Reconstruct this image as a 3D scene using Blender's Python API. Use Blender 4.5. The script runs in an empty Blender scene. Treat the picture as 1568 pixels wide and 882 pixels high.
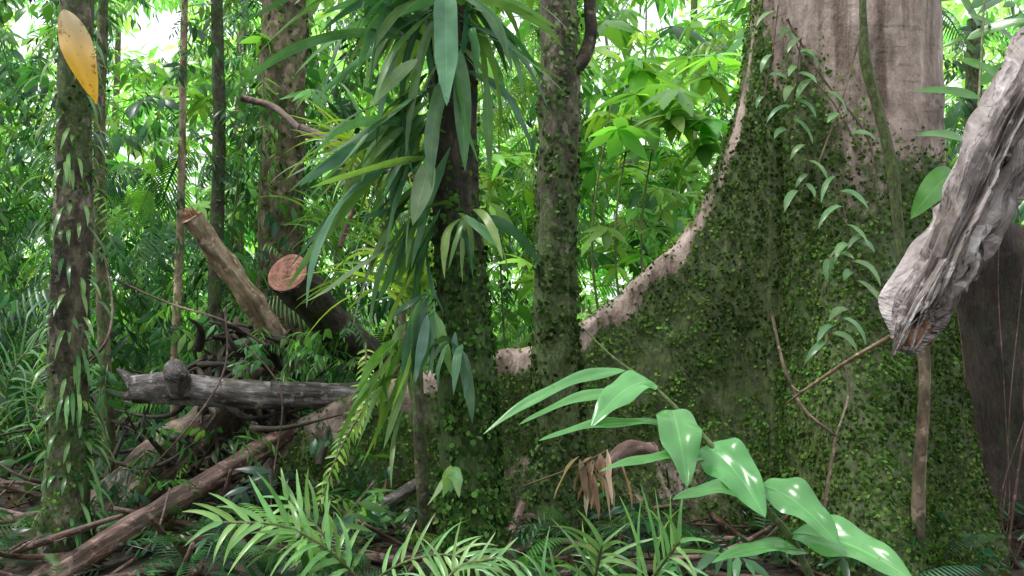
import bpy, math, random
import numpy as np
from mathutils import Vector, noise as mn
random.seed(7); rng=np.random.default_rng(7)
scene=bpy.context.scene
H=1.5; F=1400.0
def W(px,py,d):
    return np.array([(px-784)/F*d, d, H+(441-py)/F*d])
def nrm(v):
    v=np.asarray(v,float); return v/(np.linalg.norm(v,axis=-1,keepdims=True)+1e-9)

# ------------------------------------------------------------ mesh buffer
class Buf:
    def __init__(s): s.V=[];s.F=[];s.C=[];s.T=[];s.n=0
    def add(s,V,Fc,C,T=None):
        V=np.asarray(V,np.float32).reshape(-1,3); Fc=np.asarray(Fc,np.int64).reshape(-1,3)
        C=np.asarray(C,np.float32)
        if C.ndim==1: C=np.tile(C,(len(V),1))
        if T is None: T=V
        s.V.append(V);s.F.append(Fc+s.n);s.C.append(C[:,:3]);s.T.append(np.asarray(T,np.float32).reshape(-1,3));s.n+=len(V)
    def arrays(s): return np.concatenate(s.V),np.concatenate(s.F),np.concatenate(s.C)
    def build(s,name,mat,smooth=True):
        V=np.concatenate(s.V);Fc=np.concatenate(s.F);C=np.concatenate(s.C);T=np.concatenate(s.T)
        me=bpy.data.meshes.new(name); me.vertices.add(len(V)); me.vertices.foreach_set('co',V.ravel())
        me.loops.add(len(Fc)*3); me.loops.foreach_set('vertex_index',Fc.ravel().astype(np.int32))
        me.polygons.add(len(Fc)); me.polygons.foreach_set('loop_start',np.arange(0,len(Fc)*3,3,dtype=np.int32))
        me.polygons.foreach_set('loop_total',np.full(len(Fc),3,np.int32))
        me.polygons.foreach_set('use_smooth',np.full(len(Fc),smooth,bool))
        a=me.attributes.new('Col','FLOAT_COLOR','POINT')
        a.data.foreach_set('color',np.concatenate([C,np.ones((len(C),1),np.float32)],1).ravel())
        b=me.attributes.new('tc','FLOAT_VECTOR','POINT'); b.data.foreach_set('vector',T.ravel())
        me.update(calc_edges=True); me.validate()
        me.materials.append(mat)
        o=bpy.data.objects.new(name,me); scene.collection.objects.link(o); return o
def group(name,objs):
    e=bpy.data.objects.new(name,None); scene.collection.objects.link(e)
    for o in objs: o.parent=e
    return e

def grid_faces(nu,nv,wrap=False):
    i=np.arange(nu-1)[:,None]; j=np.arange(nv if wrap else nv-1)[None,:]
    j2=(j+1)%nv
    a=i*nv+j;b=i*nv+j2;c=(i+1)*nv+j2;d=(i+1)*nv+j
    return np.concatenate([np.stack([a,b,c],-1).reshape(-1,3),np.stack([a,c,d],-1).reshape(-1,3)])

def cr(P,n):
    P=np.asarray(P,float); m=len(P)
    Q=np.vstack([2*P[0]-P[1],P,2*P[-1]-P[-2]])
    out=[]
    for t in np.linspace(0,m-1,n):
        i=min(int(t),m-2);f=t-i
        p0,p1,p2,p3=Q[i],Q[i+1],Q[i+2],Q[i+3]
        out.append(.5*((2*p1)+(-p0+p2)*f+(2*p0-5*p1+4*p2-p3)*f*f+(-p0+3*p1-3*p2+p3)*f**3))
    return np.array(out)

def nz(x,y,z): return mn.noise(Vector((x,y,z)))

def tube(buf,pts,rad,n=40,seg=16,amp=.06,freq=6,ridge=0,moss=0.0,cap=True,seed=0,lump=0,crack=0,col=None):
    pts=[np.asarray(p) for p in pts]
    rad=list(rad) if hasattr(rad,'__len__') else [rad]*len(pts)
    PR=cr(np.hstack([np.array(pts),np.array(rad)[:,None]]),n)
    P=PR[:,:3];R=np.maximum(PR[:,3],.0015)
    L=np.concatenate([[0],np.cumsum(np.linalg.norm(np.diff(P,axis=0),axis=1))])
    Tn=nrm(np.gradient(P,axis=0))
    ref=np.array([0,1,0.]) if abs(Tn[0][1])<.8 else np.array([1.,0,0])
    s=nrm(np.cross(Tn[0],ref)); V=[];T=[];C=[]
    for i in range(n):
        s=nrm(s-Tn[i]*np.dot(s,Tn[i])); b=np.cross(Tn[i],s)
        for k in range(seg):
            a=2*math.pi*k/seg; ca,sa=math.cos(a),math.sin(a)
            r=R[i]*(1+amp*nz(ca*1.5+seed,sa*1.5,L[i]*freq)+ (ridge*nz(ca*3+seed,sa*3,L[i]*1.6) if ridge else 0)+(lump*nz(seed,ca,L[i]*3) if lump else 0))
            if crack:
                q=nz(ca*7+seed,sa*7,L[i]*3.0+nz(ca*2,sa*2,L[i]*3)); r-=R[i]*crack*max(0,.22-abs(q))*2.2
                q=nz(ca*13+seed,sa*13,L[i]*7.0); r+=R[i]*crack*.35*q
            V.append(P[i]+r*(ca*s+sa*b)); T.append((ca*R[i]+seed*1.7,sa*R[i],L[i]))
            m=moss(P[i],a) if callable(moss) else moss
            C.append(col if col else (m,random.random(),0))
    Fc=grid_faces(n,seg,True)
    if cap:
        for e,base in ((0,0),(n-1,(n-1)*seg)):
            V.append(P[e]);T.append((seed*1.7,0,L[e]));C.append(col if col else (0,0,0));ci=len(V)-1
            Fc=np.vstack([Fc,[[base+k,base+(k+1)%seg,ci] for k in range(seg)]])
    buf.add(V,Fc,C,T)
    return P,R

def prof(kind,t):
    if kind=='strap': return np.minimum(1,(t*4+.15))*np.minimum(1,((1-t)*2.6))**.8
    if kind=='lance': return np.sin(np.pi*np.clip(t,0,1)**.8)**.85
    if kind=='ginger': return np.clip(np.sin(np.pi*t**.62),0,1)**.72
    if kind=='yellow': return np.clip(np.sin(np.pi*t**.8),0,1)**.9
    if kind=='blade': return (1-t)**.7*np.minimum(1,t*8+.3)
    return np.sin(np.pi*t)
def strip(P,width,side,kind,fold=.18,wav=0.0):
    n=len(P); t=np.linspace(0,1,n); Tn=nrm(np.gradient(P,axis=0)); w=prof(kind,t)*width*.5+.0008
    V=np.zeros((n,3,3));s=nrm(side)
    ph=random.random()*6
    for i in range(n):
        s=nrm(s-Tn[i]*np.dot(s,Tn[i])); u=np.cross(s,Tn[i])
        wv=wav*w[i]*math.sin(t[i]*9+ph); wv2=wav*w[i]*math.sin(t[i]*11+ph*2)
        V[i,0]=P[i]-s*w[i]+u*(fold*w[i]+wv);V[i,1]=P[i];V[i,2]=P[i]+s*w[i]+u*(fold*w[i]+wv2)
    r=random.random()
    T=np.zeros((n,3,3));T[:,0,0]=-1;T[:,2,0]=1;T[:,:,1]=(t*np.linalg.norm(P[-1]-P[0]))[:,None];T[:,:,2]=r
    return V.reshape(-1,3),grid_faces(n,3),T.reshape(-1,3)
def strip5(P,width,side,kind,fold,wav):
    """wide leaf: seven vertices across so the blade can arch and ripple"""
    n=len(P);t=np.linspace(0,1,n);Tn=nrm(np.gradient(P,axis=0));w=prof(kind,t)*width*.5+.0008
    K=7;V=np.zeros((n,K,3));T=np.zeros((n,K,3));s=nrm(side);ph=random.random()*6;us=np.linspace(-1,1,K)
    for i in range(n):
        s=nrm(s-Tn[i]*np.dot(s,Tn[i])); u=np.cross(s,Tn[i])
        for k,uu in enumerate(us):
            h=fold*w[i]*(abs(uu)-.75*uu*uu)*1.6+wav*w[i]*abs(uu)*math.sin(t[i]*13+ph+(2 if uu>0 else 0))
            V[i,k]=P[i]+s*w[i]*uu*(1-.05*abs(uu))+u*h;T[i,k]=(uu,t[i]*np.linalg.norm(P[-1]-P[0]),0)
    return V.reshape(-1,3),grid_faces(n,K),T.reshape(-1,3)
def vary(c,a=.25):
    c=np.array(c,float)*(1+random.uniform(-a,a)); c[0]*=1+random.uniform(-a,a)*.8; return c
def droop(buf,base,dr,length,width,col,grav=.8,n=9,kind='strap',side=None,fold=.18,wav=.1):
    d=nrm(dr);p=np.array(base,float);P=[p.copy()];st=length/(n-1);tw=rng.normal(0,.05,3)
    for i in range(n-1):
        d=nrm(d+np.array([0,0,-grav/(n-1)*1.6])+tw); p=p+d*st; P.append(p.copy())
    if side is None: side=np.cross(dr,[0,0,1])+rng.normal(0,.25,3)
    V,Fc,T=strip(np.array(P),width,side,kind,fold,wav); buf.add(V,Fc,vary(col),T)
def leaf_ab(buf,A,B,width,face,col,sag=.1,kind='ginger',n=14,fold=.15,wav=.08,wide=False):
    A=np.asarray(A);B=np.asarray(B);M=(A+B)/2+np.array([0,0,sag*np.linalg.norm(B-A)])
    t=np.linspace(0,1,n)[:,None];P=(1-t)**2*A+2*t*(1-t)*M+t*t*B
    side=np.cross(B-A,face); V,Fc,T=(strip5 if wide else strip)(P,width,side,kind,fold,wav); buf.add(V,Fc,vary(col,.08),T)

# ------------------------------------------------------------ materials
def newmat(name):
    m=bpy.data.materials.new(name);m.use_nodes=True;nt=m.node_tree;nt.nodes.clear();return m,nt
def N(nt,t,**k):
    n=nt.nodes.new(t)
    for a,b in k.items(): setattr(n,a,b)
    return n
def ramp(nt,src,stops):
    r=N(nt,'ShaderNodeValToRGB');e=r.color_ramp.elements
    while len(e)<len(stops): e.new(.5)
    for el,(p,c) in zip(e,stops): el.position=p;el.color=(*c,1) if len(c)==3 else c
    nt.links.new(src,r.inputs[0]);return r.outputs[0]
def mix(nt,f,a,b,mode='MIX'):
    m=N(nt,'ShaderNodeMix',data_type='RGBA',blend_type=mode)
    for i,v in ((0,f),(6,a),(7,b)):
        if isinstance(v,(int,float)): m.inputs[i].default_value=v
        elif isinstance(v,tuple): m.inputs[i].default_value=(*v,1)
        else: nt.links.new(v,m.inputs[i])
    return m.outputs[2]
def math_(nt,op,a,b=None,c=None,clamp=False):
    m=N(nt,'ShaderNodeMath',operation=op,use_clamp=clamp)
    for i,v in enumerate((a,b,c)):
        if v is None: continue
        if isinstance(v,(int,float)): m.inputs[i].default_value=v
        else: nt.links.new(v,m.inputs[i])
    return m.outputs[0]
def noisen(nt,vec,sc,det=4,rough=.6):
    n=N(nt,'ShaderNodeTexNoise');n.inputs['Scale'].default_value=sc;n.inputs['Detail'].default_value=det;n.inputs['Roughness'].default_value=rough
    nt.links.new(vec,n.inputs['Vector']);return n.outputs['Fac']
def leafmat(name,rough=.4,transl=.45,veins=False,spec=.5,gain=1.0,simple=False,vs=.25):
    m,nt=newmat(name);L=nt.links
    at=N(nt,'ShaderNodeAttribute',attribute_name='Col'); tc=N(nt,'ShaderNodeAttribute',attribute_name='tc')
    geo=N(nt,'ShaderNodeNewGeometry')
    col=at.outputs['Color']
    if veins:
        nf=noisen(nt,geo.outputs['Position'],9,2)
        col=mix(nt,1.0,col,ramp(nt,nf,[(.25,(.6,.68,.6)),(.75,(1.35,1.25,1.3))]),'MULTIPLY')
    if simple:
        bs=N(nt,'ShaderNodeBsdfDiffuse');L.new(col,bs.inputs[0])
    else:
        bs=N(nt,'ShaderNodeBsdfPrincipled');bs.inputs['Roughness'].default_value=rough;bs.inputs['Specular IOR Level'].default_value=spec
    if veins:
        sx=N(nt,'ShaderNodeSeparateXYZ');L.new(tc.outputs['Vector'],sx.inputs[0])
        ab=math_(nt,'ABSOLUTE',sx.outputs[0])
        rib=ramp(nt,ab,[(.0,(1,1,1)),(.07,(0,0,0))])
        col=mix(nt,math_(nt,'MULTIPLY',rib,.5),col,mix(nt,1.0,col,(1.9,1.7,1.6),'MULTIPLY'))
        ph=math_(nt,'SUBTRACT',math_(nt,'MULTIPLY',sx.outputs[1],620.),math_(nt,'MULTIPLY',ab,12.))
        sn=math_(nt,'SINE',ph)
        hh=math_(nt,'ADD',math_(nt,'MULTIPLY',sn,.025),math_(nt,'MULTIPLY',rib,-.6))
        bp=N(nt,'ShaderNodeBump');bp.inputs['Strength'].default_value=vs;bp.inputs['Distance'].default_value=.003
        L.new(hh,bp.inputs['Height']);L.new(bp.outputs[0],bs.inputs['Normal'])
        spots=ramp(nt,noisen(nt,geo.outputs['Position'],55,2,.7),[(.68,(0,0,0)),(.74,(1,1,1))])
        col=mix(nt,math_(nt,'MULTIPLY',spots,.5),col,(.16,.13,.05))
    if not simple: L.new(col,bs.inputs['Base Color'])
    tr=N(nt,'ShaderNodeBsdfTranslucent');L.new(mix(nt,1.0,col,(1.5*gain,1.5*gain,.65*gain),'MULTIPLY'),tr.inputs[0])
    ms=N(nt,'ShaderNodeMixShader');ms.inputs[0].default_value=transl
    L.new(bs.outputs[0],ms.inputs[1]);L.new(tr.outputs[0],ms.inputs[2])
    o=N(nt,'ShaderNodeOutputMaterial');L.new(ms.outputs[0],o.inputs[0]);return m
def bark(name,dark,mid,light,mossc=(.05,.09,.02),mossamt=.5,zs=.35,sc=9,bump=.6,rough=.8,bd=.02,streak=False,lich=.42):
    m,nt=newmat(name);L=nt.links
    at=N(nt,'ShaderNodeAttribute',attribute_name='Col'); tc=N(nt,'ShaderNodeAttribute',attribute_name='tc')
    mp=N(nt,'ShaderNodeMapping');mp.inputs['Scale'].default_value=(1,1,zs);L.new(tc.outputs['Vector'],mp.inputs[0])
    v=mp.outputs[0]
    n1=noisen(nt,v,sc,5,.68);n2=noisen(nt,tc.outputs['Vector'],sc*.45,3,.6);n3=noisen(nt,v,sc*5,3,.7)
    c=ramp(nt,n1,[(.34,dark),(.5,mid),(.66,light)])
    c=mix(nt,1.0,c,ramp(nt,n2,[(.3,(.55,.53,.5)),(.7,(1.35,1.35,1.4))]),'MULTIPLY')
    n4=noisen(nt,tc.outputs['Vector'],sc*1.3,3,.55)
    lc=ramp(nt,n4,[(.58,(0,0,0)),(.63,(1,1,1))]);c=mix(nt,math_(nt,'MULTIPLY',lc,lich),c,tuple(min(1,x*1.5+.03) for x in light))
    if streak:
        mp2=N(nt,'ShaderNodeMapping');mp2.inputs['Scale'].default_value=(1,1,.06);L.new(tc.outputs['Vector'],mp2.inputs[0])
        n5=noisen(nt,mp2.outputs[0],11,4,.7);c=mix(nt,1.0,c,ramp(nt,n5,[(.36,(.48,.43,.41)),(.5,(1,1,1)),(.66,(1.2,1.2,1.25))]),'MULTIPLY')
        mp3=N(nt,'ShaderNodeMapping');mp3.inputs['Scale'].default_value=(.35,.35,3.2);L.new(tc.outputs['Vector'],mp3.inputs[0])
        n6=noisen(nt,mp3.outputs[0],9,3,.6);c=mix(nt,.7,c,ramp(nt,n6,[(.62,(1,1,1)),(.68,(.5,.45,.42))]),'MULTIPLY')
    sp=N(nt,'ShaderNodeSeparateXYZ');L.new(at.outputs['Vector'],sp.inputs[0])
    nm=noisen(nt,tc.outputs['Vector'],sc*.8,5,.8)
    mk=math_(nt,'ADD',nm,math_(nt,'SUBTRACT',math_(nt,'MULTIPLY',sp.outputs[0],.45),.68))
    mk=ramp(nt,mk,[(-.0,(0,0,0)),(.10,(1,1,1))])
    mc=ramp(nt,n3,[(.3,tuple(x*.4 for x in mossc)),(.52,mossc),(.72,tuple(x*2.1 for x in mossc))])
    c=mix(nt,math_(nt,'MULTIPLY',mk,mossamt),c,mc)
    bs=N(nt,'ShaderNodeBsdfPrincipled');bs.inputs['Roughness'].default_value=rough;L.new(c,bs.inputs['Base Color'])
    h=math_(nt,'ADD',n1,math_(nt,'MULTIPLY',n3,.45))
    bp=N(nt,'ShaderNodeBump');bp.inputs['Strength'].default_value=bump;bp.inputs['Distance'].default_value=bd
    L.new(h,bp.inputs['Height']);L.new(bp.outputs[0],bs.inputs['Normal'])
    o=N(nt,'ShaderNodeOutputMaterial');L.new(bs.outputs[0],o.inputs[0]);return m

M_leaf=leafmat('leaf_small',.3,.42)
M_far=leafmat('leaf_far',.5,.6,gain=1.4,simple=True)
M_strap=leafmat('leaf_strap',.27,.35,True)
M_ginger=leafmat('leaf_ginger',.24,.32,True,.6,vs=.2)
M_moss=leafmat('creeper_leaf',.55,.3,simple=True)
M_big=bark('bark_big',(.16,.11,.085),(.33,.245,.20),(.46,.375,.32),(.055,.095,.018),.92,.45,5,.9,.7,.035,streak=True,lich=.2)
M_butt_shade=bark('bark_buttress_shaded',(.018,.012,.009),(.045,.03,.022),(.09,.062,.048),(.035,.05,.018),.6,.3,6,.9,.8,.03,lich=.15)  # right buttress: its shadow is put into a darker bark colour
M_dark=bark('bark_dark',(.010,.007,.005),(.030,.022,.015),(.09,.07,.05),(.045,.085,.018),.9,.3,16,.9,.8,lich=.25)
M_mid=bark('bark_mottled',(.022,.018,.012),(.08,.065,.042),(.26,.23,.165),(.07,.115,.03),.85,.5,12,1,.8)
M_brown=bark('bark_brown',(.04,.028,.018),(.14,.10,.065),(.31,.24,.165),(.075,.115,.03),.85,.4,10,.9,.8)
M_log=bark('log_grey',(.03,.024,.022),(.13,.11,.105),(.38,.34,.335),(.07,.09,.035),.6,.25,14,1,.6)
M_red=bark('log_red',(.03,.017,.011),(.12,.068,.05),(.29,.19,.16),(.055,.08,.028),.5,.25,14,1,.5)
M_tan=bark('log_tan',(.12,.07,.04),(.33,.24,.15),(.54,.43,.31),(.10,.12,.04),.5,.3,14,.8,.7)
M_dead=bark('dead_wood',(.05,.033,.027),(.30,.25,.235),(.62,.57,.55),(.22,.16,.08),.6,.10,16,1.0,.7,.05,streak=False,lich=.3)
M_cut=bark('cut_wood',(.08,.025,.012),(.22,.075,.04),(.32,.14,.08),(.1,.05,.03),.0,1,14,.4,.6)
M_orange=bark('broken_wood',(.2,.09,.04),(.40,.2,.11),(.55,.36,.22),(.1,.05,.03),.0,.2,25,.9,.7)
M_vine=bark('vine_green',(.05,.07,.02),(.12,.16,.045),(.30,.30,.16),(.08,.12,.03),.6,.4,25,.6,.6)

# ------------------------------------------------------------ ground
def groundz(x,y):
    return .10*nz(x*.35,y*.35,3)+.05*nz(x*1.3,y*1.3,9)+.02*nz(x*5,y*5,1)
gb=Buf();
ax=np.concatenate([-np.geomspace(90,8,26),np.linspace(-7.8,7.8,130),np.geomspace(8,90,26)])
xs=ax;ys=ax+6
V=[(x,y,groundz(x,y)) for x in xs for y in ys]
gb.add(V,grid_faces(len(xs),len(ys))[:,::-1],(0,0,0))
m,nt=newmat('forest_floor');L=nt.links
tc=N(nt,'ShaderNodeAttribute',attribute_name='tc')
a1=noisen(nt,tc.outputs['Vector'],7,6,.7)
vo=N(nt,'ShaderNodeTexVoronoi');vo.inputs['Scale'].default_value=16;L.new(tc.outputs['Vector'],vo.inputs['Vector'])
c=ramp(nt,a1,[(.35,(.010,.008,.006)),(.55,(.028,.021,.014)),(.7,(.065,.05,.035))])
c=mix(nt,.6,c,ramp(nt,vo.outputs['Color'],[(0,(.012,.01,.007)),(.6,(.035,.025,.018)),(1,(.09,.065,.045))]))
bs=N(nt,'ShaderNodeBsdfPrincipled');bs.inputs['Roughness'].default_value=.6;L.new(c,bs.inputs['Base Color'])
bp=N(nt,'ShaderNodeBump');bp.inputs['Distance'].default_value=.04;L.new(a1,bp.inputs['Height']);L.new(bp.outputs[0],bs.inputs['Normal'])
o=N(nt,'ShaderNodeOutputMaterial');L.new(bs.outputs[0],o.inputs[0])
gb.build('ground',m)

# ------------------------------------------------------------ templates
def tm_leaf(n=4,kind='lance',w=.3,dr=.5):
    t=np.linspace(0,1,n); P=np.stack([t,0*t,-dr*t*t*.5],-1)
    return strip(P,w,(0,1,0),kind,.2,0)[:2]
def tm_diamond(w=.35):
    return np.array([(0,0,0),(.45,-w/2,-.02),(1,0,-.2),(.45,w/2,-.02)]),np.array([(0,1,2),(0,2,3)])
def tm_round():
    return np.array([(0,0,0),(.3,-.42,.08),(.75,-.36,.05),(1,0,-.08),(.75,.36,.05),(.3,.42,.08)]),np.array([(0,1,5),(1,2,4),(1,4,5),(2,3,4)])
def rotm(yaw,pitch,roll):
    cy,sy,cp,sp,cr_,sr=np.cos(yaw),np.sin(yaw),np.cos(pitch),np.sin(pitch),np.cos(roll),np.sin(roll)
    z=np.zeros_like(yaw);o=np.ones_like(yaw)
    Rz=np.stack([cy,-sy,z,sy,cy,z,z,z,o],-1).reshape(-1,3,3)
    Ry=np.stack([cp,z,sp,z,o,z,-sp,z,cp],-1).reshape(-1,3,3)
    Rx=np.stack([o,z,z,z,cr_,-sr,z,sr,cr_],-1).reshape(-1,3,3)
    return Rz@Ry@Rx
def batch(buf,tm,pos,R,sc,col):
    V,Fc=tm[:2];k=len(V);n=len(pos)
    W_=np.einsum('nij,kj->nki',R,V)*np.asarray(sc)[:,None,None]+np.asarray(pos)[:,None,:]
    Fa=(Fc[None]+(np.arange(n)*k)[:,None,None]).reshape(-1,3)
    C=np.repeat(col,k,0)
    if len(tm)>2: C=C*np.tile(tm[2],n)[:,None]
    buf.add(W_.reshape(-1,3),Fa,C,W_.reshape(-1,3))
def merge(parts):
    V=[];Fc=[];B=[];n=0
    for v,f,b in parts: V.append(v);Fc.append(f+n);B.append(np.full(len(v),b));n+=len(v)
    return np.concatenate(V),np.concatenate(Fc),np.concatenate(B)
def put(tm,pos,yaw,pitch,roll,sc):
    R=rotm(np.array([yaw]),np.array([pitch]),np.array([roll]))[0]
    return tm[0]@R.T*sc+np.asarray(pos)
def sprig(nl=14,ll=.32,w=.22,curve=.5,simple=False,ang=1.0):
    parts=[];t0=tm_leaf(4,'lance',w,.7) if not simple else tm_diamond(w)
    for i in range(nl):
        t=(i+1)/nl;p=(t*.85,0,-curve*t*t*.5+.15*t)
        s=1 if i%2 else -1
        if i==nl-1:s=0
        parts.append((put(t0,p,s*ang*random.uniform(.6,1.2),random.uniform(-.1,.5)+curve*t*.5,random.uniform(-.5,.5),ll*random.uniform(.65,1.2)*(1.1-.3*t)),t0[1],random.uniform(.6,1.4)))
    t=np.linspace(0,1,4);P=np.stack([t*.85,0*t,-curve*t*t*.5+.15*t],-1)
    v,f,_=strip(P,.02,(0,1,0),'strap',.2);parts.append((v,f,.6))
    return merge(parts)
def whorl(nl=8,ll=.6,w=.33):
    parts=[];t0=tm_leaf(6,'lance',w,.8)
    for i in range(nl):
        parts.append((put(t0,(0,0,0),i*6.283/nl+random.uniform(-.2,.2),random.uniform(-.25,.35),random.uniform(-.3,.3),ll*random.uniform(.7,1.1)),t0[1],random.uniform(.75,1.25)))
    return merge(parts)
def frondtm(np_=34,pl=.33,w=.05,curve=.9):
    parts=[];t0=tm_leaf(3,'blade',w/pl,.5)
    for i in range(np_):
        t=(i//2+1)/(np_/2+1);p=(t*.95,0,-curve*t*t*.5+.3*t);s=1 if i%2 else -1
        parts.append((put(t0,p,s*(1.25-.6*t),.25+.3*t,0,pl*(math.sin(math.pi*(t*.85+.1))**.6)),t0[1],random.uniform(.8,1.2)))
    t=np.linspace(0,1,6);P=np.stack([t*.95,0*t,-curve*t*t*.5+.3*t],-1);v,f,_=strip(P,.025,(0,1,0),'strap',.2);parts.append((v,f,.8))
    return merge(parts)
SPR=[sprig(12,.34,.24,.6),sprig(16,.26,.2,.9),sprig(9,.42,.3,.4),sprig(14,.3,.16,1.1),sprig(8,.36,.42,.5)]
SPRS=[sprig(12,.34,.3,.6,True),sprig(14,.3,.25,.9,True),sprig(9,.4,.36,.4,True)]
WH=[whorl(7),whorl(9,.6,.26),whorl(6,.7,.42)]
FR=[frondtm(),frondtm(44,.28,.035,1.1)]
def cols(n,palette,var=.3):
    pal=np.array(palette);c=pal[rng.integers(0,len(pal),n)]
    return c*rng.uniform(1-var,1+var,(n,1))*rng.uniform(.88,1.12,(n,3))
def cloud(buf,tms,pos,smin,smax,pal,pit=(-.4,.7),var=.4):
    idx=rng.integers(0,len(tms),len(pos))
    for k,tm in enumerate(tms):
        p=pos[idx==k];n=len(p)
        if n: batch(buf,tm,p,rotm(rng.uniform(0,6.28,n),rng.uniform(*pit,n),rng.normal(0,.35,n)),rng.uniform(smin,smax,n),cols(n,pal,var))
# canopy openings (elevation/bearing of the gaps seen from the clearing)
GAPS=[(215,40,62,48),(1090,5,42,42),(335,20,26,35),(775,30,30,40),(1000,20,40,24),(40,20,30,30),(930,60,24,18),(150,110,22,26)]
def carve(P):
    if len(P)==0: return P
    px=784+P[:,0]/P[:,1]*F;py=441-(P[:,2]-H)/P[:,1]*F;k=np.ones(len(P),bool)
    for a,b,c_,d_ in GAPS:
        r=((px-a)/c_)**2+((py-b)/d_)**2
        k&=(r>1)|(rng.random(len(P))<.10+.5*np.clip(r-.45,0,1))
    return P[k]
def region(n,px0,px1,py0,py1,d0,d1,thr=None,fs=.6,seed=0,slope=0,z0=3):
    out=[];tot=0
    while tot<n:
        m=int(n*1.5)+10
        d=rng.uniform(d0**2,d1**2,m)**.5
        x=(rng.uniform(px0,px1,m)-784)/F*d; z=H+(441-rng.uniform(py0,py1,m))/F*d
        P=np.stack([x,d,z],-1);P=P[z>0.02]
        if thr is not None:
            k=np.array([mn.noise(Vector((p[0]*fs+seed,p[1]*fs,p[2]*fs)))>thr+slope*max(0,p[2]-z0) for p in P]);P=P[k]
        out.append(P);tot+=len(P)
        if len(P)==0: break
    return carve(np.concatenate(out)[:n])
GA=[(.04,.145,.045),(.03,.115,.055),(.06,.17,.035),(.025,.085,.03)]
GB=[(.10,.27,.065),(.14,.33,.07),(.08,.24,.085)]
GY=[(.24,.47,.08),(.18,.42,.09),(.30,.52,.12),(.12,.32,.07)]
GF=[(.33,.56,.25),(.28,.53,.27),(.40,.61,.31),(.20,.43,.17)]  # distant leaves: bright haze is put into these paler greens

# ------------------------------------------------------------ far forest
far=Buf()
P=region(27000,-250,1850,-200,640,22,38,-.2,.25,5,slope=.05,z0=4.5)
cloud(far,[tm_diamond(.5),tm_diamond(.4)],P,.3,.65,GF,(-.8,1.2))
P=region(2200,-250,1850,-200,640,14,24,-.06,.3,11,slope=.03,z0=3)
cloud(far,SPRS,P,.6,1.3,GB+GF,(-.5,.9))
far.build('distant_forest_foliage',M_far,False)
# unseen foliage added behind the viewpoint to block low sky light
rear=Buf()
a=rng.uniform(math.pi*.93,math.pi*2.07,5200);rr=rng.uniform(6,10,5200);zz=rng.uniform(0,7.5,5200)
P=np.stack([rr*np.cos(a),rr*np.sin(a)-.5,zz],-1)
k=np.array([mn.noise(Vector(p*.45))>-.16 for p in P]);P=P[k]
cloud(rear,[tm_diamond(.6)],P,.4,.8,GA,(-.8,1.2))
rear.build('unseen_sky_blocking_foliage',M_moss,False)
mid=Buf()
P=region(1100,-200,640,-120,640,8,14,-.0,.7,2)
cloud(mid,SPR,P,.3,.7,GA+GB,(-.2,1.0))
P=region(160,-200,640,-100,560,8,13,.05,.6,31)
cloud(mid,WH,P,.25,.5,GB+GY,(-.2,.6))
stems=Buf();cp_=[]
rs=random.Random(21)
for i in range(62):
    d=rs.uniform(6.8,12);px=rs.uniform(-150,660) if i<48 else rs.uniform(720,1150)
    if px>700: d+=2
    x=(px-784)/F*d;h=rs.uniform(2.0,H+.36*d);lean=rs.uniform(-.5,.5)
    if i%4==0: tube(stems,[(x,d,-.05),(x+lean*.5+rs.uniform(-.1,.1),d,h*.5),(x+lean,d,h)],[.012,.01,.005],12,5,.1,3,moss=.5,cap=False)
    nn=int(h*8)
    for j in range(nn):
        z=rs.uniform(.3,h);cp_.append((x+lean*z/h+rs.gauss(0,.06),d+rs.gauss(0,.06),z))
cloud(mid,SPR,carve(np.array(cp_)),.2,.5,GA+GA+GB+GB,(.1,1.1))
P=region(130,-200,640,200,640,7.7,13);cloud(mid,FR,P,.7,1.2,GA+GB,(-.3,.6))
P=region(620,860,1230,-60,600,9,17,-.08,.5,4)
cloud(mid,SPR+WH,P,.4,.85,GY+GB,(-.2,.6))
P=region(240,1400,1800,-60,500,7.5,14,-.05,.5,4);cloud(mid,SPR+WH+FR,P,.5,1.0,GB+GA,(-.2,.8))
P=region(400,620,900,-60,600,8,15,-.12,.5,4);cloud(mid,SPR+FR,P,.5,.9,GB+GY,(-.2,.8))
P=region(800,-300,1900,560,720,6.6,18);cloud(mid,FR+SPR,P,.4,.8,GA+GA+GB,(-.6,.4))
mid.build('understorey_foliage',M_leaf,True)
stems.build('understorey_stems',M_vine)
bl=Buf()
for (px,py,d,n,s) in [(1000,150,8.2,7,.75),(1040,200,7.8,6,.7),(925,200,8,5,.6),(1090,110,8.5,5,.65),(1000,300,8.5,5,.55),(920,110,9,5,.6),(1020,250,9,5,.5),(960,380,8,5,.45),(790,260,8.5,5,.5),(780,420,8,5,.4)]:
    for i in range(n):
        p=W(px+random.uniform(-55,55),py+random.uniform(-35,35),d+random.uniform(-.4,.4))
        cloud(bl,WH,p[None],s*.7,s*1.0,GY,(-.15,.25))
stm=Buf()
for (px,d) in [(1000,8.2),(925,8),(960,8)]:
    tube(stm,[W(px+40,441+H/d*F,d),W(px-18,400,d),W(px+10,160,d)],[.014,.011,.006],14,6,0,1,moss=.6)
group('broadleaf_shrub',[bl.build('leaves',M_leaf,True),stm.build('stems',M_vine)])
bt=Buf()
rs=random.Random(3)
for i in range(26):
    d=rs.uniform(12,28);px=rs.uniform(-300,1900)
    if 870<px<1150 and d<18: continue
    r=rs.uniform(.02,.10);x=(px-784)/F*d;lx=rs.uniform(-.12,.12)*d*.4
    tube(bt,[(x,d,-.1),(x+lx*.4+rs.uniform(-.3,.3),d,3.5),(x+lx,d+.2,7),(x+lx*1.6,d,14)],[r*1.15,r,r*.9,r*.6],20,7,.1,1,moss=rs.uniform(0,.8),seed=i,cap=False)
bt.build('distant_tree_trunks',M_brown)

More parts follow.
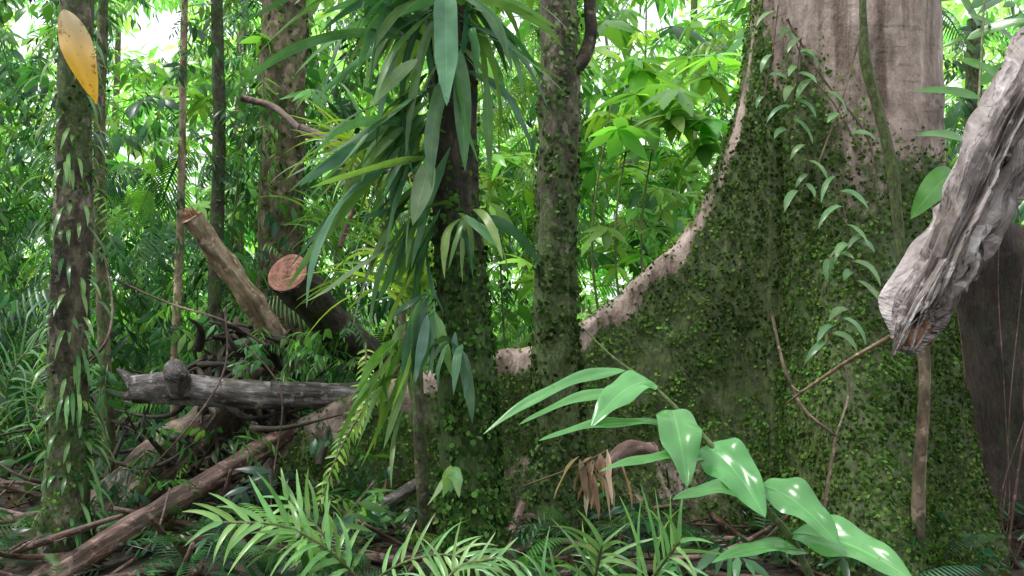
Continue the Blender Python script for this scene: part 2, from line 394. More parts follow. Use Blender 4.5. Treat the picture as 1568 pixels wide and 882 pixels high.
# ------------------------------------------------------------ scatter creepers
def scatter(buf,src,n,smin,smax,pal,tm=None,power=1.0,thr=-.15,nf=2.2,lift=.6):
    V,Fc,C=src.arrays();A=V[Fc[:,0]];B=V[Fc[:,1]];D=V[Fc[:,2]]
    nr=np.cross(B-A,D-A);ar=np.linalg.norm(nr,axis=1)/2;nr=nr/(2*ar[:,None]+1e-12)
    ms=C[Fc,0].mean(1).clip(0,1)**power;w=ar*ms
    w/=w.sum();k=rng.choice(len(Fc),int(n*1.6),p=w)
    u=rng.random((len(k),2));fl=u.sum(1)>1;u[fl]=1-u[fl]
    P=A[k]+(B[k]-A[k])*u[:,:1]+(D[k]-A[k])*u[:,1:]
    keep=np.array([mn.noise(Vector(p*nf))+.5*mn.noise(Vector(p*nf*3))>thr+random.uniform(-.2,.2) for p in P.astype(float)])
    P=P[keep][:n];nn=nr[k][keep][:n];m=len(P)
    zz=nrm(nn+rng.normal(0,lift,(m,3)));dn=np.array([0,0,-1.])+rng.normal(0,.7,(m,3))
    xx=nrm(dn-zz*(dn*zz).sum(1,keepdims=True));yy=np.cross(zz,xx)
    R=np.stack([xx,yy,zz],-1)
    tone=np.array([1+.8*mn.noise(Vector(p*1.7))+.5*mn.noise(Vector(p*5)) for p in P.astype(float)])[:,None]
    batch(buf,tm or tm_round(),P+nn*.010,R,rng.uniform(smin,smax,m),cols(m,pal,.5)*tone)
MP=[(.10,.20,.042),(.07,.15,.032),(.15,.26,.06),(.09,.15,.036),(.05,.10,.028)]

# ------------------------------------------------------------ buttress tree
bt=Buf()
cx,cy=2.13,5.85
nz_=150;nt_=160
V=[];C=[]
for i in range(nz_):
    z=-.2+9*(i/(nz_-1))**1.5
    R0=.56+.05*math.exp(-z/1.0)-.012*max(0,z-3)
    A1=.85*math.exp(-(max(z,0)/1.15)**1.3); A2=.35*math.exp(-max(z,0)/1.0)
    for j in range(nt_):
        a=2*math.pi*j/nt_
        def lobe(a0,w): 
            dd=(a-a0+math.pi)%(2*math.pi)-math.pi;return math.exp(-(dd/w)**2)
        r=R0+A1*lobe(-math.pi/2-.22,.42)+A2*lobe(-math.pi/2+.75,.35)+.8*A1*lobe(.9,.35)+.6*A1*lobe(2.3,.3)
        r+=.06*lobe(-2.35,.13)*(1 if z<2.4 else math.exp(-(z-2.4)/.5))+.04*lobe(-1.15,.12)*math.exp(-z/2.5)-.03*lobe(-1.45,.1)*math.exp(-z/2.5)
        r+=.03*nz(math.cos(a)*2,math.sin(a)*2,z*.7)+.02*nz(math.cos(a)*6,math.sin(a)*6,z*2.5)+.01*nz(math.cos(a)*14,math.sin(a)*14,z*7)
        x=cx+r*math.cos(a);y=cy+r*math.sin(a);V.append((x,y,z))
        left=max(0,min(1,(1.95-x)/.5))
        mo=1.0-max(0,z-1.4-.85*left)*.75+.5*nz(x*2,y*2,z*1.5)
        C.append((max(0,min(1.0,mo)),0,0))
bt.add(V,grid_faces(nz_,nt_,True),C)
def arch(buf,prof_pts,ylin,foot,nu=110,nv=46,rim=.11,tb=.05,rimbare=True):
    pp=cr(prof_pts,nu);V=[];C=[]
    for i in range(nu):
        x,zr=pp[i];t=i/(nu-1);y0=ylin(t)
        zr=zr+.03*nz(x*3,0,7)+.016*nz(x*11,1,2)
        th=tb+.02*nz(x*2,4,4)
        rimx=rim*(1.0 if x<1.15 else .3)*(1+1.6*nz(x*4,3,3))
        for j in range(nv):
            s=j/(nv-1);front=s<.5; q=abs(s-.5)*2
            h=zr-(zr+.25)*q**1.3; dep=zr-h
            off=th*math.sqrt(min(1,dep/.06)*(2-min(1,dep/.06)))+foot(t)*(1-math.exp(-dep*1.4))*.5+.14*math.exp(-max(h,0)/.25)
            off+= .045*nz(x*2.2,h*2,5)+.02*nz(x*8,h*8,2)
            y=y0+(-off if front else off)
            V.append((x,y,h));
            mo=(dep-rimx*.8)/.14+.6*nz(x*3,h*3,1)+.3*nz(x*9,h*9,1) if rimbare else .4
            if rimbare and dep<.05: mo=max(mo,(.3 if x<1.15 else .7)+.9*nz(x*3.3,0,12))
            mo=min(mo,.88+.6*nz(x*1.3,h*1.7,6))
            C.append((max(0,min(1.0,mo)),0,0))
    buf.add(V,grid_faces(nu,nv),C)
lp=[(2.0,3.7),(1.62,3.5),(1.555,3.3),(1.49,2.89),(1.41,2.52),(1.29,2.2),(1.13,1.89),(.92,1.66),(.68,1.45),(.43,1.27),(.15,1.14),(-.12,1.08),(-.75,.9),(-1.36,.66),(-1.7,.36),(-2.0,-.05)]
arch(bt,lp,lambda t:5.85+.25*t,lambda t:.5*math.exp(-t*3.2)+.08,150,64,rim=.15,tb=.09)
rp=[(2.2,3.3),(2.62,2.75),(2.85,2.3),(3.1,2.05),(3.5,1.8),(4.2,1.5),(5.2,.9),(6.0,-.1)]
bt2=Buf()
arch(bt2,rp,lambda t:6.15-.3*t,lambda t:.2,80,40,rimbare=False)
trunk=bt.build('trunk',M_big)
fl=bt2.build('buttress',M_butt_shade)
cp=Buf()
scatter(cp,bt,72000,.012,.030,MP,power=1.3,thr=-.36,nf=2.6,lift=.75)
creep=cp.build('creeper',M_moss,False)
group('buttress_tree',[trunk,fl,creep])

vb=Buf();vl=Buf()
def vine_leaves(buf,P,n,ll,w,col,grav=1.2):
    for i in range(n):
        p=P[int((i+.5)/n*(len(P)-1))]; s=1 if i%2 else -1
        d=np.array([s*random.uniform(.6,1.1),-random.uniform(.2,.6),random.uniform(-.2,.5)])
        droop(buf,p,d,ll*random.uniform(.6,1.3),w*random.uniform(.8,1.3),col,grav,7,'lance',side=np.cross(d,[0,-.6,.8]))
for pts,nl,ll in [([(1225,60,5.2),(1215,140,5.2),(1205,210,5.2)],9,.17),([(1205,30,5.25),(1235,110,5.2),(1275,160,5.15),(1320,240,5.15)],6,.16),
    ([(1232,215,5.15),(1235,270,5.15),(1215,300,5.15)],5,.17),([(1278,270,5.1),(1292,330,5.05),(1300,400,5.0),(1310,435,5)],8,.19),([(1330,360,5.05),(1290,380,5.05),(1262,400,5)],5,.17),
    ([(1300,470,4.9),(1275,500,4.85),(1262,530,4.82)],5,.17),([(1190,10,5.3),(1180,90,5.25),(1165,170,5.3)],5,.14)]:
    P,_=tube(vb,[W(*p)-np.array([0,.02,0]) for p in pts],.004,16,5,0)
    vine_leaves(vl,P,nl,ll,.036,(.17,.34,.14))
for pts,r in [([(1182,480,4.8),(1200,560,4.62),(1230,625,4.52),(1280,668,4.45)],.009),([(1280,668,4.45),(1300,600,4.62),(1290,540,4.72)],.006),([(1280,668,4.45),(1268,740,4.35),(1260,800,4.3)],.009),
    ([(1205,30,5.3),(1260,120,5.2),(1330,215,5.15),(1340,330,5.2)],.007),([(1320,40,5.2),(1290,150,5.2),(1250,260,5.15)],.006)]:
    tube(vb,[W(*p) for p in pts],r,24,6,.15,8,moss=.2,seed=random.random()*9)
group('climbing_vine',[vb.build('vine_stems',M_brown),vl.build('vine_leaves',M_strap)])
lb=Buf()
tube(lb,[W(1318,-60,4.6),W(1322,30,4.6),W(1326,95,4.6),W(1348,180,4.6),W(1366,260,4.6),W(1376,350,4.6),W(1384,420,4.6),W(1412,520,4.6),W(1416,600,4.6),W(1408,720,4.6),W(1404,900,4.6)],[.02,.019,.03,.026,.03,.026,.024,.033,.028,.034,.03],70,9,.12,9,moss=lambda p,a:.75 if p[2]>1.6 else .3,lump=.15)
lb.build('liana',M_brown)
tb=Buf();tube(tb,[W(1365,515,3.9),W(1300,552,4.1),W(1240,592,4.3),W(1205,617,4.5)],[.012,.01,.008,.005],24,6,.2,12);tube(tb,[W(1240,592,4.3),W(1225,600,4.3),W(1212,590,4.35)],[.006,.005,.003],8,5)
tb.build('fallen_twig',M_tan)

# ------------------------------------------------------------ other trees
def simple_tree(name,pts,rad,mat,mossf,nleaf,amp=.08,pal=MP,extra=None,smin=.014,smax=.03,tall=3.0,lump=.1,thr=-.15):
    b=Buf();top=np.asarray(pts[0]);second=np.asarray(pts[1]);dirn=nrm(top-second)
    P0=[top+dirn*tall*1.6,top+dirn*tall*.6]+list(pts)
    tube(b,P0,[rad[0]*.7,rad[0]*.9]+list(rad),120,24,amp,6,.16,mossf,seed=len(name)+rad[0],lump=lump)
    if extra: extra(b)
    objs=[b.build('trunk',mat)]
    if nleaf:
        c=Buf();scatter(c,b,nleaf,smin,smax,pal,power=1.5,thr=thr,nf=5);objs.append(c.build('creeper',M_moss,False))
    return objs
obs=simple_tree('host',[W(686,0,4.2),W(692,150,4.2),W(698,300,4.2),W(706,450,4.2),W(715,600,4.2),W(722,750,4.2),W(728,990,4.2)],[.10,.105,.108,.115,.13,.14,.17],M_dark,lambda p,a:max(0.25,min(1,.98-(p[2]-1.1)*.7)),5600,pal=[(.07,.15,.035),(.10,.20,.05),(.05,.11,.03),(.035,.07,.02)],amp=.12,smin=.016,smax=.036)
ST=Buf()
SC1=[(.06,.19,.095),(.10,.25,.10),(.05,.15,.07),(.14,.29,.08),(.21,.36,.11)]
def cluster(px,py,d,n,ln,wd,dirs,grav,cols_=SC1,spread=(15,40)):
    for i in range(n):
        b=W(px+random.gauss(0,spread[0]),py+random.gauss(0,spread[1]),d+random.uniform(-.12,.05))
        dx,dy,dz=dirs[i%len(dirs)]
        dr=np.array([dx+random.gauss(0,.3),dy+random.gauss(0,.35),dz+random.gauss(0,.35)])
        L_=ln*random.uniform(.4,1.2)
        c=random.choice(cols_)
        if random.random()<.01: c=(.22,.17,.08)
        droop(ST,b,dr,L_,wd*random.uniform(.5,1.25),c,grav*random.uniform(.4,1.3),11,'strap',side=np.array([random.uniform(.1,1),random.uniform(-.8,.8),random.uniform(-.5,.8)]),wav=.2)
cluster(662,-10,4.15,46,.82,.05,[(-1,-.3,.2),(-1,-.1,-.4),(-.8,.1,.3),(-.8,-.4,-.7)],1.1)
cluster(705,0,4.1,26,.54,.048,[(.9,-.2,.2),(.5,-.6,-.3),(1,.1,-.2)],1.1)
cluster(655,180,4.12,42,.76,.05,[(-1,-.2,-.6),(-.8,0,-.8),(-1,-.2,-.9),(-.9,-.1,-.3)],.8)
cluster(692,60,4.05,4,.5,.07,[(.0,-.3,-.8),(-.25,-.4,-.8)],1.2,[(.12,.28,.13)],(14,20))
cluster(650,310,4.15,20,.55,.044,[(-1,-.2,-.8),(-.7,-.2,-1)],.7)
cluster(705,325,4.05,10,.34,.04,[(.3,-.4,-.3),(-.25,-.4,-.4),(.5,-.3,-.2)],1.6,spread=(16,8))
cluster(655,470,4.1,11,.45,.04,[(-.7,-.3,-.6),(-.3,-.4,-.7)],1.2,spread=(8,20))
cluster(688,520,4.0,7,.32,.042,[(.25,-.4,-.2),(-.25,-.4,-.2)],1.8,[(.09,.2,.14),(.12,.26,.14)],(8,6))
cluster(690,722,4.0,6,.22,.045,[(.4,-.5,0),(-.5,-.5,0),(0,-.7,0)],2.0,[(.2,.36,.14)],(8,6))
cluster(620,540,4.3,20,.5,.036,[(-.8,-.3,-.6),(-.5,-.2,-.9)],.9,[(.2,.38,.07),(.13,.28,.07)],(22,40))
leaf_ab(ST,W(682,-30,3.95),W(684,162,3.8),.10,(0,-1,.3),(.16,.36,.20),0,'strap',16,.12,.3)
leaf_ab(ST,W(705,75,3.95),W(712,262,3.9),.075,(.1,-1,.2),(.12,.28,.11),0,'lance',12)
leaf_ab(ST,W(745,120,3.95),W(750,265,3.95),.045,(.1,-1,.2),(.12,.28,.08),0,'lance',12)
leaf_ab(ST,W(660,240,3.95),W(632,345,3.9),.09,(.1,-1,.4),(.30,.46,.25),0,'lance',12)
leaf_ab(ST,W(640,90,3.95),W(565,165,3.9),.06,(.1,-1,.4),(.26,.42,.2),.1,'lance',12)
leaf_ab(ST,W(655,480,3.95),W(636,585,3.9),.045,(.1,-1,.4),(.2,.36,.3),0,'lance',12)
obs.append(ST.build('strap_fern_leaves',M_strap))
group('epiphyte_covered_tree',obs)
pb=Buf()
for (px,py,d,n,ln,w,pal) in [(635,450,5.2,40,.9,.03,[(.24,.42,.06),(.14,.30,.06),(.32,.5,.09)]),(570,260,5.6,34,.7,.026,[(.27,.46,.07),(.15,.33,.07)]),(515,380,7.2,30,.6,.03,[(.13,.30,.06)])]:
    for i in range(n):
        b=W(px+random.gauss(0,12),py+random.gauss(0,20),d)
        dr=np.array([random.gauss(-.3,.35),random.gauss(-.1,.4),random.uniform(.4,1.4)])
        droop(pb,b,dr,ln*random.uniform(.5,1.1),w,random.choice(pal),random.uniform(.4,1.4),11,'blade',side=np.array([1,random.uniform(-.8,.8),random.uniform(-.5,.5)]),fold=.3)
sb=Buf();tube(sb,[W(655,882,5.3),W(642,650,5.2),W(635,450,5.2)],[.04,.035,.03],20,10,.1,moss=.5);tube(sb,[W(642,650,5.2),W(600,400,5.5),W(570,250,5.6)],[.03,.025,.02],20,8,.1,moss=.5)
group('pandanus_plant',[pb.build('blades',M_strap),sb.build('stem',M_mid)])

def fork(b):
    tube(b,[W(872,110,5.2),W(893,88,5.2),W(905,50,5.2),W(903,0,5.2),W(908,-160,5.2)],[.05,.042,.036,.034,.03],30,10,.1,5,moss=.1)
obs=simple_tree('mid',[W(856,0,5.2),W(855,150,5.2),W(853,300,5.2),W(850,450,5.2),W(852,600,5.2),W(856,750,5.2),W(862,900,5.2)],[.105,.112,.115,.122,.135,.15,.20],M_mid,lambda p,a:.4+.5*max(0,min(1,(2.6-p[2])*.6)),5600,extra=fork,lump=.16,amp=.14,pal=[(.08,.15,.045),(.13,.22,.075),(.05,.09,.03)],smin=.016,smax=.036)
group('mossy_tree',obs)
obs=simple_tree('left',[W(118,0,5.2),W(114,150,5.2),W(113,300,5.2),W(106,450,5.2),W(104,600,5.2),W(102,750,5.2),W(98,900,5.2)],[.09,.092,.098,.10,.11,.12,.15],M_mid,lambda p,a:.35+.3*math.sin(p[2]*3),1300,pal=GA+MP,amp=.14)
lv=Buf()
for i in range(280):
    z=random.uniform(.15,3.0);a=random.uniform(0,6.28);x=(108-784)/F*5.2
    pos=np.array([x+.10*math.cos(a),5.2+.10*math.sin(a),z]);d=np.array([math.cos(a),math.sin(a)-.3,random.uniform(-.2,.6)])
    droop(lv,pos,d,random.uniform(.08,.27),.022,random.choice([(.10,.26,.08),(.07,.19,.06),(.2,.36,.12)]),1.3,6,'lance')
obs.append(lv.build('climbing_fern',M_strap));group('fern_clad_tree',obs)
obs=simple_tree('back',[W(436,0,8.2),W(432,150,8.2),W(430,300,8.2),W(428,450,8.2),W(426,690,8.2)],[.2,.195,.19,.2,.24],M_brown,lambda p,a:.45,1800,smin=.03,smax=.06,amp=.12)
group('rainforest_tree',obs)
for nm,pts,r,mt in [('sapling',[(284,-60,6.8),(280,150,6.8),(276,350,6.8),(268,540,6.8),(266,740,6.8)],.03,M_tan),('sapling',[(330,-60,7.6),(336,200,7.6),(330,400,7.6),(326,660,7.6)],.06,M_dark),('sapling',[(160,-60,5.9),(152,250,5.9),(158,500,5.9),(172,760,5.9),(176,880,5.9)],.04,M_brown),('sapling',[(1492,30,7.5),(1490,150,7.5),(1485,400,7.5)],.07,M_mid)]:
    b=Buf();tube(b,[W(*p) for p in pts],[r*.8,r*.9]+[r]*(len(pts)-2),50,10,.1,4,moss=.55,lump=.12,seed=r*99)
    c=Buf();scatter(c,b,180,.03,.07,GA+GB,tm_diamond(.3),thr=-.5)
    ob=b.build('stem',mt)
    P=np.concatenate(b.V);P=P[rng.integers(0,len(P),30)];cloud(c,SPR,P,.2,.42,GA+GB,(0,.9))
    group(nm,[ob,c.build('leaves',M_leaf)])

# ------------------------------------------------------------ logs
def log(name,pts,rad,mat,seed=0,moss=.3,extra=None,amp=.14,ridge=.2,n=70,endmat=None,endr=None):
    b=Buf();P,R=tube(b,[W(*p) for p in pts],rad,n,28,amp,6,ridge,moss,seed=seed,lump=.14,crack=.12)
    if extra: extra(b)
    objs=[b.build('log',mat)]
    if endmat:
        e=Buf();d=nrm(P[0]-P[1]);s=nrm(np.cross(d,[0,0,1]));u=np.cross(s,d);V=[];T=[];nr=9;ns=36
        for i in range(nr):
            for k in range(ns):
                a=2*math.pi*k/ns;r=R[0]*(i/(nr-1))*(1+.07*nz(math.cos(a),math.sin(a),seed+3))*endr
                V.append(P[0]+d*(.006+.008*nz(i,a,seed))+r*(math.cos(a)*s+math.sin(a)*u));T.append((r*math.cos(a),r*math.sin(a),r*3))
        e.add(V,grid_faces(nr,ns,True),(0,0,0),T);objs.append(e.build('cut_end',endmat))
    return group(name,objs)
log('sawn_log',[(441,418,5.8),(472,452,6.05),(510,500,6.4),(560,545,6.7),(620,600,7.1)],[.14,.135,.135,.14,.14],M_dark,2,.3,endmat=M_cut,endr=.95,ridge=.1,amp=.08)
e=Buf()
for i in range(34):
    a=random.uniform(0,6.28);r=random.uniform(0,.06);d=nrm(W(292,332,6.2)-W(320,372,6.3));s=nrm(np.cross(d,[0,1,0]));u=np.cross(s,d)
    p=W(292,332,6.2)+(s*math.cos(a)+u*math.sin(a))*r-d*.04
    tube(e,[p,p+d*random.uniform(.05,.10)],[.018,.004],5,5,.3,20)
g=log('broken_log',[(292,332,6.2),(320,372,6.3),(352,415,6.4),(385,460,6.5),(425,520,6.7)],[.07,.075,.075,.08,.09],M_tan,4,.25,amp=.25)
e.build('splintered_end',M_orange).parent=g
def knot(b):
    tube(b,[W(275,596,5.85),W(271,578,5.75),W(268,566,5.65)],[.07,.075,.07],10,14,.2,6)
    tube(b,[W(205,590,5.9),W(192,575,5.9),W(178,566,5.9)],[.05,.03,.01],10,8,.3,6)
    tube(b,[W(215,600,5.9),W(195,607,5.9),W(176,600,5.9)],[.05,.03,.01],10,8,.3,6)
log('fallen_log',[(205,596,5.9),(270,592,5.9),(340,602,5.95),(430,606,6.0),(500,606,6.1),(550,606,6.2)],[.09,.10,.095,.09,.09,.085],M_log,5,.3,extra=knot)
log('fallen_log',[(400,560,6.7),(330,640,6.5),(240,715,6.1),(170,790,5.7),(130,840,5.5)],[.14,.165,.175,.18,.18],M_red,7,.5)
log('fallen_pole',[(460,650,6.1),(400,688,5.8),(300,748,5.4),(190,815,5.0),(120,860,4.8),(50,905,4.6)],[.05,.06,.063,.068,.07,.075],M_red,9,.25)
log('fallen_branch',[(640,740,5.6),(560,790,5.2),(500,830,4.9),(430,890,4.7)],[.035,.04,.045,.05],M_log,11,.5,n=40)
rt=Buf()
for i in range(70):
    p=W(random.uniform(300,460),random.uniform(500,620),random.uniform(6.2,7));q=p+rng.normal(0,.28,3);q[2]-=.12;r=(p+q)/2+rng.normal(0,.09,3)
    tube(rt,[p,r,q],[random.uniform(.01,.045),.02,.006],12,7,.3,6,.2,.2,seed=i)
for i in range(80):
    p=W(random.uniform(60,520),random.uniform(640,820),random.uniform(5.7,6.6));q=p+rng.normal(0,.35,3)*np.array([1.3,.6,.6]);r=(p+q)/2+rng.normal(0,.1,3)
    tube(rt,[p,r,q],[random.uniform(.006,.03),.014,.004],12,6,.3,6,.2,.3,seed=i)
rt.build('root_tangle',M_dark)
db=Buf()
for pts,r in [([(460,195,7),(500,215,6.9),(530,250,6.9),(600,262,6.9),(650,280,6.9)],.035),([(370,150,7.5),(420,165,7.5),(470,205,7.2),(520,215,7)],.03),([(500,215,6.9),(540,300,6.9),(520,380,6.9)],.02),
    ([(180,430,5.9),(260,465,5.8),(340,490,5.7),(410,530,5.8)],.008),([(220,730,5.2),(300,640,5.2),(345,560,5.4),(345,470,5.5)],.006),([(90,600,5.4),(170,500,5.6),(150,330,6)],.008),([(420,720,5.4),(430,600,5.4),(370,520,5.5)],.005)]:
    tube(db,[W(*p) for p in pts],[r]*len(pts),36,7,.2,6,moss=.2,seed=r*77)
for i in range(150):
    x=random.uniform(-4,1.5);y=random.uniform(4.6,7.5);L_=random.uniform(.3,1.3);a=random.uniform(0,6.28);z=groundz(x,y)+.03
    r0=random.choice([.008,.012,.02,.03])
    tube(db,[(x,y,z),(x+L_*.5*math.cos(a),y+L_*.5*math.sin(a),z+random.uniform(0,.15)),(x+L_*math.cos(a+.3),y+L_*math.sin(a+.3),z+random.uniform(0,.4))],[r0,r0*.8,r0*.4],10,6,.2,6,moss=.3,seed=i)
db.build('dead_branches',M_red)
lt=Buf()
n=12000;X=rng.uniform(-6,6,n);Y=rng.uniform(3.5,11,n);Pz=np.array([groundz(x,y) for x,y in zip(X,Y)])+.015
batch(lt,tm_diamond(.5),np.stack([X,Y,Pz],-1),rotm(rng.uniform(0,6.28,n),rng.normal(0,.4,n),rng.normal(0,.5,n)),rng.uniform(.05,.13,n),cols(n,[(.10,.06,.035),(.05,.035,.022),(.16,.11,.07),(.03,.022,.015)],.4))
lt.build('leaf_litter',M_moss,False)
lo=Buf()
P=region(110,-60,640,640,880,5.0,7.4,0,1.1,8);cloud(lo,SPR,P,.2,.4,GA+GB,(-.3,.9))
P=region(50,380,560,480,600,5.9,6.6);cloud(lo,SPR,P,.2,.36,GB,(-.3,.9))
n=1900;X=rng.uniform(-5,5,n);Y=rng.uniform(4.2,9,n);k=np.array([mn.noise(Vector((x*.9,y*.9,4)))>-.2 for x,y in zip(X,Y)])
X,Y=X[k],Y[k];P=np.stack([X,Y,np.array([groundz(x,y)+random.uniform(.02,.25) for x,y in zip(X,Y)])],-1)
cloud(lo,SPR+FR,P,.14,.38,GA,(-.9,.1))
P=region(50,330,1120,790,900,3.9,4.8);cloud(lo,SPR+FR,P,.2,.38,GA+GB,(-.8,.2))
lo.build('forest_floor_seedlings',M_leaf)

# ------------------------------------------------------------ palm fronds
def frond(buf,sb,pts,n,pl,w,col,d0=1.2,up=.3,tip=.5):
    P=cr([W(*p) for p in pts],n+2);tube(sb,list(P[::3])+[P[-1]],[.006]*len(P[::3])+[.003],20,5,0)
    Tn=nrm(np.gradient(P,axis=0))
    for i in range(2,n+2):
        t=i/(n+1)
        sd=nrm(np.cross(Tn[i],[0,-.75,.65]))
        for s in (-1,1):
            d=s*sd*math.sin(d0*(1-tip*t))+Tn[i]*math.cos(d0*(1-tip*t))+np.array([0,0,up])+rng.normal(0,.1,3)
            droop(buf,P[i],d,pl*(.55+.45*math.sin(math.pi*min(1,t*.9+.1)))*random.uniform(.75,1.1),w,col,random.uniform(.3,.9),7,'blade',side=np.cross(d,[0,-.75,.65])+rng.normal(0,.3,3),fold=.25,wav=0)
def palm(name,fronds,col):
    a=Buf();s=Buf()
    for f in fronds: frond(a,s,*f[:4],np.array(col)*random.uniform(.75,1.15))
    group(name,[a.build('leaflets',M_strap),s.build('rachis',M_vine)])
palm('palm_seedling',[([(560,900,4.0),(500,840,3.9),(430,805,3.8),(340,800,3.7)],12,.3,.028),([(560,900,4.0),(520,850,4.1),(480,800,4.1),(440,765,4.1)],10,.28,.026),([(560,900,4),(620,860,3.9),(690,850,3.8),(740,870,3.7)],12,.22,.02)],(.24,.48,.16))
palm('palm_seedling',[([(900,1050,3.3),(900,950,3.3),(912,880,3.2),(922,835,3.1)],13,.32,.018),([(900,1050,3.3),(960,940,3.2),(1010,870,3.1),(1040,830,3.0)],14,.33,.016),([(900,1050,3.3),(860,960,3.3),(840,920,3.2),(800,890,3.2)],11,.26,.016),([(640,1000,3.3),(670,920,3.3),(700,870,3.3),(760,855,3.3)],12,.22,.014)],(.24,.48,.19))
palm('fern',[([(600,560,4.6),(560,620,4.4),(520,690,4.3),(490,770,4.2)],22,.09,.02),([(560,520,5),(560,600,4.8),(545,660,4.7)],18,.09,.018)],(.3,.54,.08))
palm('palm_seedling',[([(20,700,6.6),(10,600,6.5),(40,540,6.4),(90,520,6.3)],16,.4,.02),([(20,700,6.6),(-20,620,6.4),(-60,600,6.3)],14,.35,.02),([(20,700,6.6),(60,620,6.4),(80,600,6.3),(110,610,6.2)],14,.35,.02)],(.12,.30,.09))

# ------------------------------------------------------------ ginger plant
gl=Buf();gs=Buf()
tube(gs,[W(895,505,2.35),W(940,548,2.3),W(1000,592,2.25),W(1060,650,2.2),W(1110,705,2.15),W(1170,775,2.1),W(1225,850,2.1),W(1270,1000,2.15),W(1290,1380,2.3)],[.002,.003,.005,.006,.007,.008,.009,.012,.015],50,8,.03,moss=.8)
G=(.14,.40,.13);GD=(.12,.36,.10)
def gl_(a,b,w,face,sag=.1,col=G,**k): leaf_ab(gl,W(*a),W(*b),w,face,col,sag,fold=random.uniform(.35,.6),wav=.2,n=24,wide=True,**k)
gl_((958,567,2.28),(740,665,2.15),.042,(.1,-.5,.9),.16)
gl_((1000,600,2.25),(795,650,2.1),.042,(0,-.45,.9),.14,GD)
gl_((1000,585,2.25),(905,655,2.1),.09,(-.3,-.8,.6),.25)
gl_((1022,652,2.2),(825,675,2.05),.042,(0,-.4,.9),.12,GD)
gl_((1030,628,2.2),(1052,745,2.02),.108,(.1,-1,.35),.15)
gl_((1088,702,2.15),(918,722,2.0),.042,(0,-.4,.9),.10,GD)
gl_((1082,682,2.18),(1172,792,2.0),.115,(-.1,-1,.6),.16)
gl_((1165,758,2.1),(1030,765,1.98),.055,(0,-.5,.9),.14,GD)
gl_((1165,742,2.12),(1285,835,1.95),.105,(0,-.8,.8),.18)
gl_((1235,845,2.1),(1090,862,1.95),.05,(0,-.5,.9),.14,GD)
gl_((1215,815,2.12),(1400,892,1.9),.115,(0,-.75,.8),.16)
group('ginger_plant',[gl.build('leaves',M_ginger),gs.build('stem',M_vine)])
dl=Buf()
for i in range(18):
    b=W(908+random.gauss(0,14),705+random.gauss(0,8),2.6)
    droop(dl,b,np.array([random.gauss(.1,.7),random.gauss(-.2,.3),-.5]),random.uniform(.07,.17),.02,random.choice([(.36,.24,.17),(.24,.15,.10),(.5,.38,.28)]),1.2,7,'lance',fold=.6,wav=.4)
tube(dl,[W(930,690,2.62),W(880,715,2.6),W(800,745,2.7)],.003,10,5,0,col=(.12,.08,.05))
M_dry=leafmat('dry_leaf',.7,.2)
dl.build('dry_leaf_cluster',M_dry)
lr=Buf()
for pts,r in [([(800,770,4.9),(790,800,4.8),(778,840,4.7),(790,900,4.7)],.022),([(785,800,4.9),(812,790,4.9),(830,800,5)],.016),([(775,790,4.9),(782,850,4.8),(770,900,4.8)],.014),([(1000,690,5),(960,690,4.9),(930,720,4.8)],.05)]:
    tube(lr,[W(*p) for p in pts],[r]*len(pts),20,8,.25,8,moss=.1,seed=r*50)
lr.build('aerial_roots',M_red)

# ------------------------------------------------------------ leaning dead wood at right
dw=Buf()
def dead(pts,rad,seed,n=150,seg=90):
    tube(dw,[W(*p) for p in pts],rad,n,seg,.3,6,.85,0.25,seed=seed,lump=.4,crack=1.0)
dead([(1700,-40,3.15),(1640,50,3.1),(1585,125,3.05),(1540,195,3.0),(1500,290,2.97),(1462,370,2.93),(1432,430,2.9),(1412,480,2.9),(1392,540,2.88)],[.115,.105,.09,.082,.08,.08,.078,.065,.02],1)
dead([(1660,100,3.15),(1600,190,3.12),(1555,270,3.08),(1525,330,3.05),(1500,385,3.0)],[.09,.08,.06,.035,.006],5,90,60)
dead([(1470,380,2.93),(1450,440,2.9),(1437,480,2.9),(1432,515,2.9)],[.035,.035,.028,.005],6,50,30)
dead([(1440,400,2.88),(1408,455,2.86),(1385,500,2.86),(1368,545,2.86)],[.035,.035,.025,.004],8,50,30)
ob1=dw.build('weathered_wood',M_dead)
e=Buf()
for i in range(5):
    p=W(1380+i*11,520+random.uniform(-10,8),2.87);tube(e,[p+np.array([.01,0,.05]),p,p+np.array([random.uniform(-.02,0),0,-random.uniform(.01,.03)])],[.022,.014,.003],8,6,.3,20)
group('dead_branch',[ob1,e.build('splinters',M_orange)])
hr=Buf()
for i in range(7):
    x=random.uniform(1460,1640);d=random.uniform(4.9,5.4)
    tube(hr,[W(x+random.uniform(-40,40),200,d),W(x+random.uniform(-25,25),400,d),W(x,600,d-.05),W(x+random.uniform(-50,30),780,d-.1),W(x+random.uniform(-50,50),920,d-.1)],random.choice([.003,.005,.008]),40,6,.2,4,moss=.1,seed=i,lump=.3)
hr.build('hanging_roots',M_red)
rl=Buf()
for a,b,w in [((1462,262,3.6),(1395,335,3.5),.11),((1480,215,3.7),(1400,208,3.6),.04),((1500,150,4),(1400,140,4),.05),((1480,60,4.5),(1590,30,4.3),.07),((1470,90,4.5),(1580,150,4.3),.06),((1500,40,4.5),(1450,-30,4.4),.06),((1560,70,4.5),(1480,20,4.4),.05),((1500,130,4.6),(1560,90,4.5),.06)]:
    leaf_ab(rl,W(*a),W(*b),w,(0,-.9,.5),(.11,.30,.07),.12,'ginger')
st=Buf();tube(st,[W(1462,262,3.6),W(1490,250,3.7),W(1500,130,4.2),W(1510,-50,4.6)],.006,20,5,0);tube(st,[W(1490,250,3.7),W(1480,215,3.7)],.004,5,5,0)
group('glossy_leaf_creeper',[rl.build('leaves',M_ginger),st.build('stem',M_vine)])
